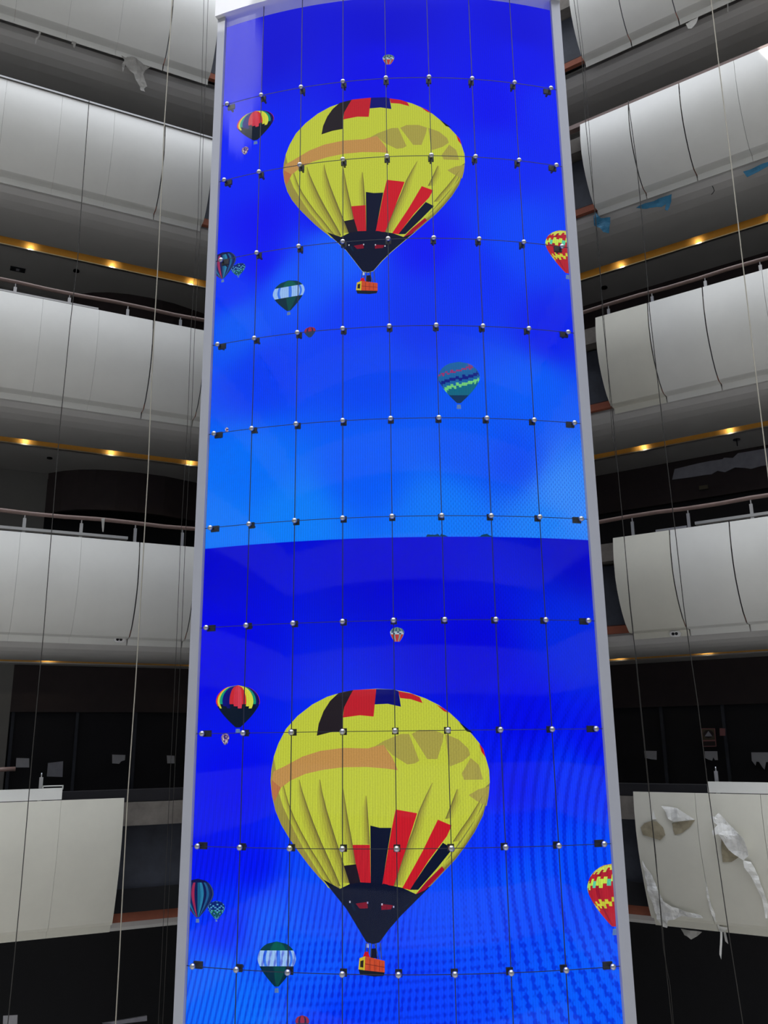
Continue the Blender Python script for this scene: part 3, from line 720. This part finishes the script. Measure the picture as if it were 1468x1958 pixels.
# ------------------------------------------------------------------ hanging ropes
def rope(side, pts, d, r, m, label, zt=19.5, zb_=-8.9):
    P = [(lambda q: W(side, q[0], d, q[1]))(hit(side, x, y, d)) for x, y in pts]
    top = P[0].copy(); top.z = zt; bot = P[-1].copy(); bot.z = zb_
    allp = [top]+P+[bot]; fine = []
    for a, b in zip(allp, allp[1:]):
        n = max(1, int((a-b).length/0.8))
        for i in range(n):
            p = a.lerp(b, i/n); p = p + Vector((noise.noise(p*0.7)*0.006, 0, 0)); fine.append(p)
    fine.append(allp[-1])
    org = Vector((bot.x, bot.y, bot.z))
    o = obj('hanging_rope', fix(tube(bmesh.new(), fine, r, 6)), m, None, True, org)
    return tag(o, label, 'rope', 'ropes hanging down the atrium')
def pts4(L): return [(1020+x*448/1462, y*600/1958) for x, y in L]
def pts5(L): return [(1060+x*.3065, 560+y*.3065) for x, y in L]
def pts6(L): return [(1068+x*.2725, 1100+y*.2725) for x, y in L]
def pts7(L): return [(1068+x*.285, 1400+y*.285) for x, y in L]
rope('L', [(170,196),(148,500),(134,620),(116,800),(84,1200),(62,1440),(40,1700),(15,1958)], -0.35, 0.0075, 'rope_dark', 'long dark rope hanging across the left galleries, farthest left', 14.05)
rope('L', [(329,0),(314,242),(301,523),(294,640),(283,900),(266,1200),(244,1529),(221,1958)], -0.5, 0.010, 'rope_light', 'long pale rope hanging across the left galleries, midway to the column')
rope('L', [(390,0),(384,240),(378,418),(365,633),(360,783),(345,1038),(337,1240),(322,1560)], -0.3, 0.0045, 'rope_dark', 'thin dark cord beside the column on the left, outer one of a pair')
rope('L', [(398,0),(389,250),(384,418),(372,640),(367,783),(354,1038),(346,1240),(330,1560)], -0.3, 0.0045, 'rope_dark', 'thin dark cord beside the column on the left, inner one of a pair')
rope('R', [(1097,0)]+pts4([(300,350),(325,770),(380,1290),(410,1600)])+pts5([(300,150),(360,740),(395,1110),(430,1480),(470,1958)])+pts6([(515,350),(545,600),(630,1468)])+pts7([(605,400),(690,1250),(720,1600),(760,1958)]), -0.3, 0.0065, 'rope_dark', 'dark rope just right of the column that reaches the torn lowest panel')
rope('R', [(1103,0)]+pts4([(310,330),(345,770),(378,1290),(400,1560)])+pts5([(308,150),(340,600),(362,900),(395,1110),(428,1480),(474,1958)])+pts6([(519,350),(540,600),(625,1468)])+pts7([(615,500),(650,800),(700,1450),(745,1700),(770,1958)]), -0.32, 0.0045, 'rope_dark', 'thin cord twisted around the dark rope just right of the column')
rope('R', pts4([(593,655),(640,1000),(660,1200),(700,1650),(725,1958)])+pts5([(650,600),(735,1350),(750,1470),(805,1958)])+pts6([(905,430),(975,900),(1045,1468)])+pts7([(1035,620),(1145,1380),(1235,1958)]), -0.35, 0.0075, 'rope_dark', 'dark rope crossing the middle of the right galleries', 14.05)
rope('R', [(1359,0),(1374,123),(1395,291),(1411,429),(1431,600),(1449,750),(1468,906),(1480,1010)], -0.5, 0.010, 'rope_light', 'long pale rope at the far right of the galleries')

# ------------------------------------------------------------------ loose wires and torn sheets
def prof_d(k, z):
    pr = (PROF+LIP) if k else (PROF0+LIP0); zr = z-F[k]
    if zr >= pr[0][1]: return pr[0][0]
    for (d0, z0), (d1, z1) in zip(pr, pr[1:]):
        if z1 <= zr <= z0 and z0 > z1: return d0+(d1-d0)*(z0-zr)/(z0-z1)
    return pr[-1][0]
def on_panel(side, k, x, y, off=0.0):
    d = 0.0
    for _ in range(12):
        s, z = hit(side, x, y, d-off); d = 0.6*d + 0.4*prof_d(k, z)
    return s, d-off, z
def sheet(name, side, pts, place, m, label, cat, crumple=0.03, th=0.004, res=0.06, seed=0):
    """irregular torn sheet: outline filled, cut into small cells, crumpled and given a thickness"""
    q = [place(x, y) for x, y in pts]           # (s, d, z)
    b = bmesh.new(); vs_ = [b.verts.new((s, z, 0)) for s, d, z in q]; b.faces.new(vs_)
    bmesh.ops.triangulate(b, faces=b.faces[:])
    for ax in (0, 1):
        v = [vv.co[ax] for vv in b.verts]; k = math.ceil(min(v)/res)
        while k*res < max(v):
            co = [0, 0, 0]; no = [0, 0, 0]; co[ax] = k*res; no[ax] = 1
            bmesh.ops.bisect_plane(b, geom=b.verts[:]+b.edges[:]+b.faces[:], plane_co=co, plane_no=no); k += 1
    for v in b.verts:
        s, z = v.co.x, v.co.y
        wsum = 0; dd = 0
        for (ss, d_, zz) in q:
            w2 = 1/((s-ss)**2+(z-zz)**2+1e-4)**1.5; wsum += w2; dd += d_*w2
        dd /= wsum
        nn = noise.noise(Vector((s*4, z*4, seed)))+0.35*noise.noise(Vector((s*10, z*10, seed+5)))
        v.co = W(side, s, dd-abs(crumple*(nn+0.4)), z)
    n_, t_, D_ = axes(side)
    ret = bmesh.ops.extrude_face_region(b, geom=b.faces[:])
    bmesh.ops.translate(b, verts=[g for g in ret['geom'] if isinstance(g, bmesh.types.BMVert)], vec=n_*th)
    fix(b); org = sum((v.co for v in b.verts), Vector())/len(b.verts)
    o = obj(name, b, m, None, False, org)
    return tag(o, label, cat)
def torn(pts, k, m, label, cr=0.035, off=0.02, seed=0, side='R'):
    return sheet('torn_film', side, pts7(pts), lambda x, y: on_panel(side, k, x, y, off), m, label, 'torn film', cr, 0.004, 0.06, seed)
torn([(690,495),(740,500),(800,510),(860,550),(918,585),(830,595),(770,600),(735,580),(715,530)], 0, 'film', 'crumpled white film flap at the top of the torn lowest right panel', 0.06, 0.03, 1)
torn([(550,640),(575,610),(620,595),(660,600),(700,640),(715,690),(680,725),(620,705),(565,690)], 0, 'stain', 'beige glue stain left by torn film, beside the dark rope, lowest right panel', 0.015, 0.012, 2)
torn([(760,610),(830,598),(915,588),(880,635),(830,675),(780,690),(768,660)], 0, 'stain', 'brownish glue stain under the crumpled white flap, lowest right panel', 0.015, 0.012, 3)
torn([(632,520),(645,560),(655,582),(625,588)], 0, 'film', 'small pointed white film scrap above the beige glue stain', 0.02, 0.02, 4)
torn([(565,860),(585,900),(625,960),(665,1050),(705,1130),(760,1170),(850,1200),(960,1228),(972,1245),(880,1240),(822,1232),(780,1255),(742,1258),(728,1312),(700,1300),(660,1240),(640,1180),(600,1060),(578,960)], 0, 'film_clear', 'long translucent film hanging down the left edge of the torn lowest right panel', 0.06, 0.05, 5)
torn([(1020,565),(1050,566),(1075,540),(1110,580),(1150,625),(1180,650),(1250,710),(1270,790),(1272,830),(1240,860),(1205,835),(1180,820),(1140,790),(1110,740),(1080,680),(1045,688),(1040,660),(1070,620),(1045,600)], 0, 'film_clear', 'large crumpled translucent film right of the rope on the lowest right panels', 0.09, 0.07, 6)
torn([(1090,700),(1130,740),(1170,790),(1215,835),(1160,870),(1100,872),(1093,790)], 0, 'stain', 'beige patch of glue under the large crumpled film', 0.015, 0.012, 7)
torn([(1238,858),(1290,870),(1315,910),(1345,980),(1380,1080),(1404,1160),(1404,1245),(1392,1245),(1362,1110),(1300,980),(1250,905)], 0, 'film', 'long narrow film strip curling down to the lower right corner', 0.05, 0.04, 8)
torn([(985,1000),(1003,1060),(1020,1150),(1050,1225),(1078,1300),(1135,1312),(1120,1335),(1078,1335),(1045,1262),(1015,1190),(995,1100)], 0, 'film', 'narrow ragged film strip along the open seam, lowest right panels', 0.035, 0.03, 9)
def hang(pts, side, d, m, label, seed, conv=pts7, cr=0.05, name='torn_film', cat='torn film'):
    return sheet(name, side, conv(pts), lambda x, y: (lambda q: (q[0], d, q[1]))(hit(side, x, y, d)), m, label, cat, cr, 0.004, 0.05, seed)
hang([(1085,1335),(1100,1340),(1094,1450),(1090,1525),(1078,1490),(1083,1400)], 'R', 0.5, 'film', 'thin white ribbon of film dangling below the lowest right gallery', 10)
hang([(1108,1338),(1122,1340),(1137,1422),(1117,1402)], 'R', 0.5, 'film_grey', 'short dangling film scrap beside the thin white ribbon', 11)
hang([(820,1318),(965,1338),(930,1368),(890,1390),(868,1368),(848,1358),(838,1340)], 'R', 0.62, 'film_grey', 'grey triangular sheet hanging under the lowest right gallery', 12)
raw = lambda L: L
c8 = lambda L: [(x*.2861, y*.2861) for x, y in L]
k3 = 1.0
hang([(808,374),(900,405),(1005,455),(970,470),(955,500),(968,540),(982,580),(962,592),(968,622),(938,622),(934,585),(905,545),(888,500),(870,480),(835,445),(818,490),(812,440),(828,415)], 'L', 0.72, 'film_grey', 'large crumpled grey film hanging from the topmost gallery on the left', 13, c8, 0.10)
hang([(258,215),(274,220),(262,255),(244,275),(238,305),(232,302),(238,262),(256,245)], 'L', 0.72, 'film_grey', 'narrow strip of film dangling under the topmost gallery, far left', 14, c8)
hang([(478,280),(510,290),(505,305),(498,328),(488,322),(486,302),(476,300)], 'L', 0.72, 'film_grey', 'small film scrap under the topmost gallery, left, between the two larger ones', 15, c8)
c4 = pts4
hang([(950,150),(1030,105),(1015,145),(985,180),(965,182)], 'R', 0.72, 'film', 'crumpled whitish film scrap under the topmost gallery on the right', 16, c4)
hang([(1208,20),(1216,20),(1216,76),(1209,74)], 'R', 0.72, 'film_grey', 'short pale ribbon under the topmost gallery, upper right corner', 17, c4, 0.02)
hang([(385,1325),(425,1368),(480,1358),(482,1400),(470,1458),(440,1455),(420,1430),(380,1410)], 'R', 0.68, 'blue', 'blue plastic rag hanging at the column end of the second highest right gallery', 18, c4, 0.08, 'blue_rag', 'plastic sheet')
hang([(640,1300),(700,1272),(865,1218),(860,1260),(838,1318),(820,1312),(826,1275),(800,1298),(700,1306)], 'R', 0.70, 'blue', 'long blue plastic sheet poking out under the second highest right gallery', 19, c4, 0.06, 'blue_rag', 'plastic sheet')
hang([(1308,1074),(1462,1015),(1480,1030),(1400,1078),(1332,1106)], 'R', 0.70, 'blue', 'blue plastic wedge under the second highest gallery at the right edge', 20, c4, 0.05, 'blue_rag', 'plastic sheet')
s2 = lambda L: [(x*.2793, 800+y*.2793) for x, y in L]
hang([(692,688),(716,684),(712,735),(708,778),(700,776),(696,730)], 'L', 0.05, 'film_grey', 'grey scrap of film knotted on the fourth highest left handrail', 21, s2, 0.03)
def wire(side, pts, d, label, r=0.007, m='wire'):
    P = [W(side, *(lambda q: (q[0], d, q[1]))(hit(side, x, y, d))) for x, y in pts]
    tag(obj('loose_wire', fix(tube(bmesh.new(), P, r, 6)), m, None, True), label, 'wire')
wire('R', c4([(1097,1130),(1108,1150),(1120,1170),(1127,1190),(1118,1205),(1108,1214)]), 0.9, 'black wire end curling from the second highest right soffit')
wire('R', pts5([(622,735),(632,727),(645,728)]), 0.95, 'tiny hook of wire on the third highest right soffit')

# ------------------------------------------------------------------ soffit fittings
def on_ceiling(side, k, x, y): return hit_z(side, x, y, F[k]-1.25)
def disc(side, k, x, y, r, h, name, label, cat, m='lens', stem=0):
    s, d = on_ceiling(side, k, x, y); zc = F[k]-1.25; org = W(side, s, d, zc)
    bm = bmesh.new(); tube(bm, [W(side, s, d, zc), W(side, s, d, zc-h)], r, 16)
    if stem: tube(bm, [W(side, s, d, zc-h), W(side, s, d, zc-h-stem)], 0.012, 8)
    tag(obj(name, fix(bm), m, None, False, org), label, cat)
disc('L', 3, 146, 517, 0.07, 0.03, 'smoke_detector', 'small dark disc on the soffit under the second highest left gallery', 'detector')
disc('L', 2, 95, 875, 0.06, 0.025, 'smoke_detector', 'small dark disc on the soffit under the third highest left gallery', 'detector')
disc('R', 3, 1155, 549, 0.075, 0.03, 'smoke_detector', 'small dark disc on the soffit under the second highest right gallery', 'detector')
disc('R', 2, 1408, 840, 0.075, 0.02, 'pendant_fitting', 'dark disc with a short wire stem under the third highest right gallery', 'detector', 'lens', 0.13)
s, d = on_ceiling('L', 3, 34, 515); zc = F[3]-1.25; org = W('L', s, d, zc)
t = thing('ceiling_diffuser', 'dark three part slot in the soffit under the second highest left gallery', 'vent', org)
obj('frame', sbox('L', s-0.16, s+0.16, d-0.10, d+0.10, zc-0.012, zc+0.002), 'bracket', t, False, org)
for i in (-1, 0, 1): obj('cell', sbox('L', s+i*0.1-0.035, s+i*0.1+0.035, d-0.05, d+0.05, zc-0.018, zc-0.010), 'plaster' if i == 0 else 'darkwall', t, False, org)
def twin(side, k, x, y, label):
    s, dd, z = on_panel(side, k, x, y, 0.03); org = W(side, s, dd, z)
    t = thing('twin_lens_fitting', label, 'camera', org)
    n_, t_, D_ = axes(side); bm = bmesh.new(); ring = []
    for dp in (0.0, 0.05):
        r_ = []
        for i in range(24):
            a = 6.28319*i/24; xx_ = 0.055*_c(a); xx_ += 0.045 if _c(a) > 0 else -0.045
            r_.append(bm.verts.new(org + t_*xx_ + Vector((0, 0, 0.055*_s(a))) + n_*(dp-0.02)))
        ring.append(r_)
    for i in range(24): bm.faces.new((ring[0][i], ring[0][(i+1) % 24], ring[1][(i+1) % 24], ring[1][i]))
    bm.faces.new(ring[0]); bm.faces.new(ring[1][::-1]); obj('housing', fix(bm), 'white', t, False, org)
    for q in (-0.035, 0.025):
        b = bmesh.new(); tube(b, [org+t_*q-n_*0.021, org+t_*q-n_*0.03], 0.027, 16); obj('lens', fix(b), 'lens', t, False, org)
twin('L', 1, 228, 1223, 'white oval twin lens fitting on the fourth highest left parapet edge')
twin('R', 1, 1291, 1212, 'white oval twin lens fitting on the fourth highest right parapet edge')

# ------------------------------------------------------------------ things on the dark back walls
def flat(name, side, pts, d, m, label, cat, th=0.01, conv=raw):
    b = bmesh.new(); q = [hit(side, x, y, d) for x, y in conv(pts)]
    f0 = [b.verts.new(W(side, s, d, z)) for s, z in q]; f1 = [b.verts.new(W(side, s, d+th, z)) for s, z in q]
    b.faces.new(f0); b.faces.new(f1[::-1])
    for i in range(len(q)): b.faces.new((f0[i], f0[(i+1) % len(q)], f1[(i+1) % len(q)], f1[i]))
    org = W(side, q[0][0], d, q[0][1])
    o = obj(name, fix(b), m, None, False, org)
    if label: tag(o, label, cat)
    return o
c6 = lambda L: [(1150+x*.21662, 1240+y*.21662) for x, y in L]
c5b = lambda L: [(1120+x*.23706, 840+y*.23706) for x, y in L]
flat('torn_plaster', 'R', [(695,325),(715,240),(900,195),(1000,175),(1100,160),(1115,148),(1185,150),(1225,112),(1330,95),(1480,68),(1480,205),(1410,215),(1330,238),(1280,230),(1200,226),(1120,265),(1060,253),(1010,282),(940,290),(850,305)], 3.97, 'plaster', 'jagged grey patch of bare plaster high on the dark wall, right side', 'plaster', 0.02, c5b)
flat('exit_sign', 'R', [(912,376),(982,366),(986,396),(914,406)], 3.9, 'olive', 'small dim rectangular sign on the dark shopfront, fourth highest right gallery', 'sign', 0.04, c5b)
c1 = lambda L: [(x*.2793, 1230+y*.2793) for x, y in L]
flat('paper_notice', 'R', [(375,903),(485,905),(485,982),(440,978),(382,965)], 3.9, 'paper', 'torn grey paper notice on the dark glass nearest the column, right side', 'paper', 0.006, c6)
flat('paper_notice', 'R', [(908,907),(1020,907),(1026,985),(1000,985),(985,960),(975,990),(940,980),(912,965)], 3.9, 'paper', 'torn grey paper notice on the dark glass below the pinkish poster', 'paper', 0.006, c6)
flat('paper_notice', 'R', [(1320,917),(1490,917),(1490,1002),(1450,1002),(1438,1070),(1420,1050),(1388,1000),(1365,998),(1358,1034),(1325,990)], 3.9, 'paper', 'ragged grey paper hanging on the dark glass at the right edge', 'paper', 0.006, c6)
ps = flat('warning_poster', 'R', [(880,705),(1000,705),(1012,865),(892,868)], 3.9, 'pink', 'dim pinkish warning poster with a round emblem on the dark glass', 'poster', 0.01, c6)
for nm, pts, m in (('poster_ground', [(886,712),(993,712),(1000,805),(893,808)], 'olive'), ('emblem', [(942+46*_c(i*.5236), 755+36*_s(i*.5236)) for i in range(12)], 'brown'),
                   ('emblem_triangle', [(942,728),(978,776),(908,776)], 'plaster'), ('text_band', [(896,820),(1002,818),(1005,858),(899,860)], 'brown')):
    o = flat(nm, 'R', pts, {'poster_ground': 3.895, 'emblem': 3.89, 'emblem_triangle': 3.885, 'text_band': 3.892}[nm], m, None, None, 0.004, c6)
    o.parent = ps; o.location = o.location-ps.location
flat('small_sign', 'R', [(1040,703),(1090,705),(1092,770),(1043,770)], 3.9, 'pink', 'little pinkish square sign right of the warning poster', 'sign', 0.01, c6)
flat('paper_notice', 'L', [(112,785),(200,788),(200,850),(108,850)], 3.4, 'paper', 'grey paper notice on the dark glass, farthest left', 'paper', 0.006, c1)
flat('paper_notice', 'L', [(768,762),(858,765),(855,800),(830,808),(815,825),(768,822)], 3.4, 'paper', 'torn grey paper notice on the dark glass behind the pale rope, left side', 'paper', 0.006, c1)
flat('paper_notice', 'L', [(1142,768),(1194,770),(1194,822),(1145,822)], 3.4, 'paper', 'grey paper notice on the dark glass nearest the column, left side', 'paper', 0.006, c1)
flat('stacked_boards', 'L', [(330,820),(432,808),(428,915),(322,912)], 3.3, 'plaster', 'pale boards standing in the dark shop behind the lone post, left side', 'boards', 0.05, c1)
flat('timber_board', 'L', [(700,1708),(1006,1655),(1006,1690),(820,1712)], 2.6, 'plaster', 'grey board lying low in the dark at the bottom left', 'board', 0.05, lambda L: [(x*.2793, 1480+y*.2793) for x, y in L])
flat('paper_notice', 'L', [(22,1655),(120,1650),(118,1712),(20,1712)], 2.6, 'paper', 'grey paper at the very bottom left corner', 'paper', 0.006, lambda L: [(x*.2793, 1480+y*.2793) for x, y in L])
# shopfront frames
def shopfront(side, k, ss, d, label):
    f = F[k]; org = W(side, ss[0], d, f); t = thing('shopfront_frame', label, 'shopfront', org)
    for s in ss: obj('mullion', sbox(side, s-0.03, s+0.03, d, d+0.06, f, f+2.4), 'recess', t, False, org)
    obj('head_rail', sbox(side, ss[0], ss[-1], d, d+0.08, f+2.3, f+2.4), 'recess', t, False, org)
shopfront('L', 0, [1.35, 2.6, 3.8, 5.0, 6.2], 3.55, 'dark metal shopfront frame on the fifth highest gallery, left side')
shopfront('R', 0, [-7.5, -6.1, -4.8, -3.3, -1.8, -0.3], 4.05, 'dark metal shopfront frame on the fifth highest gallery, right side')
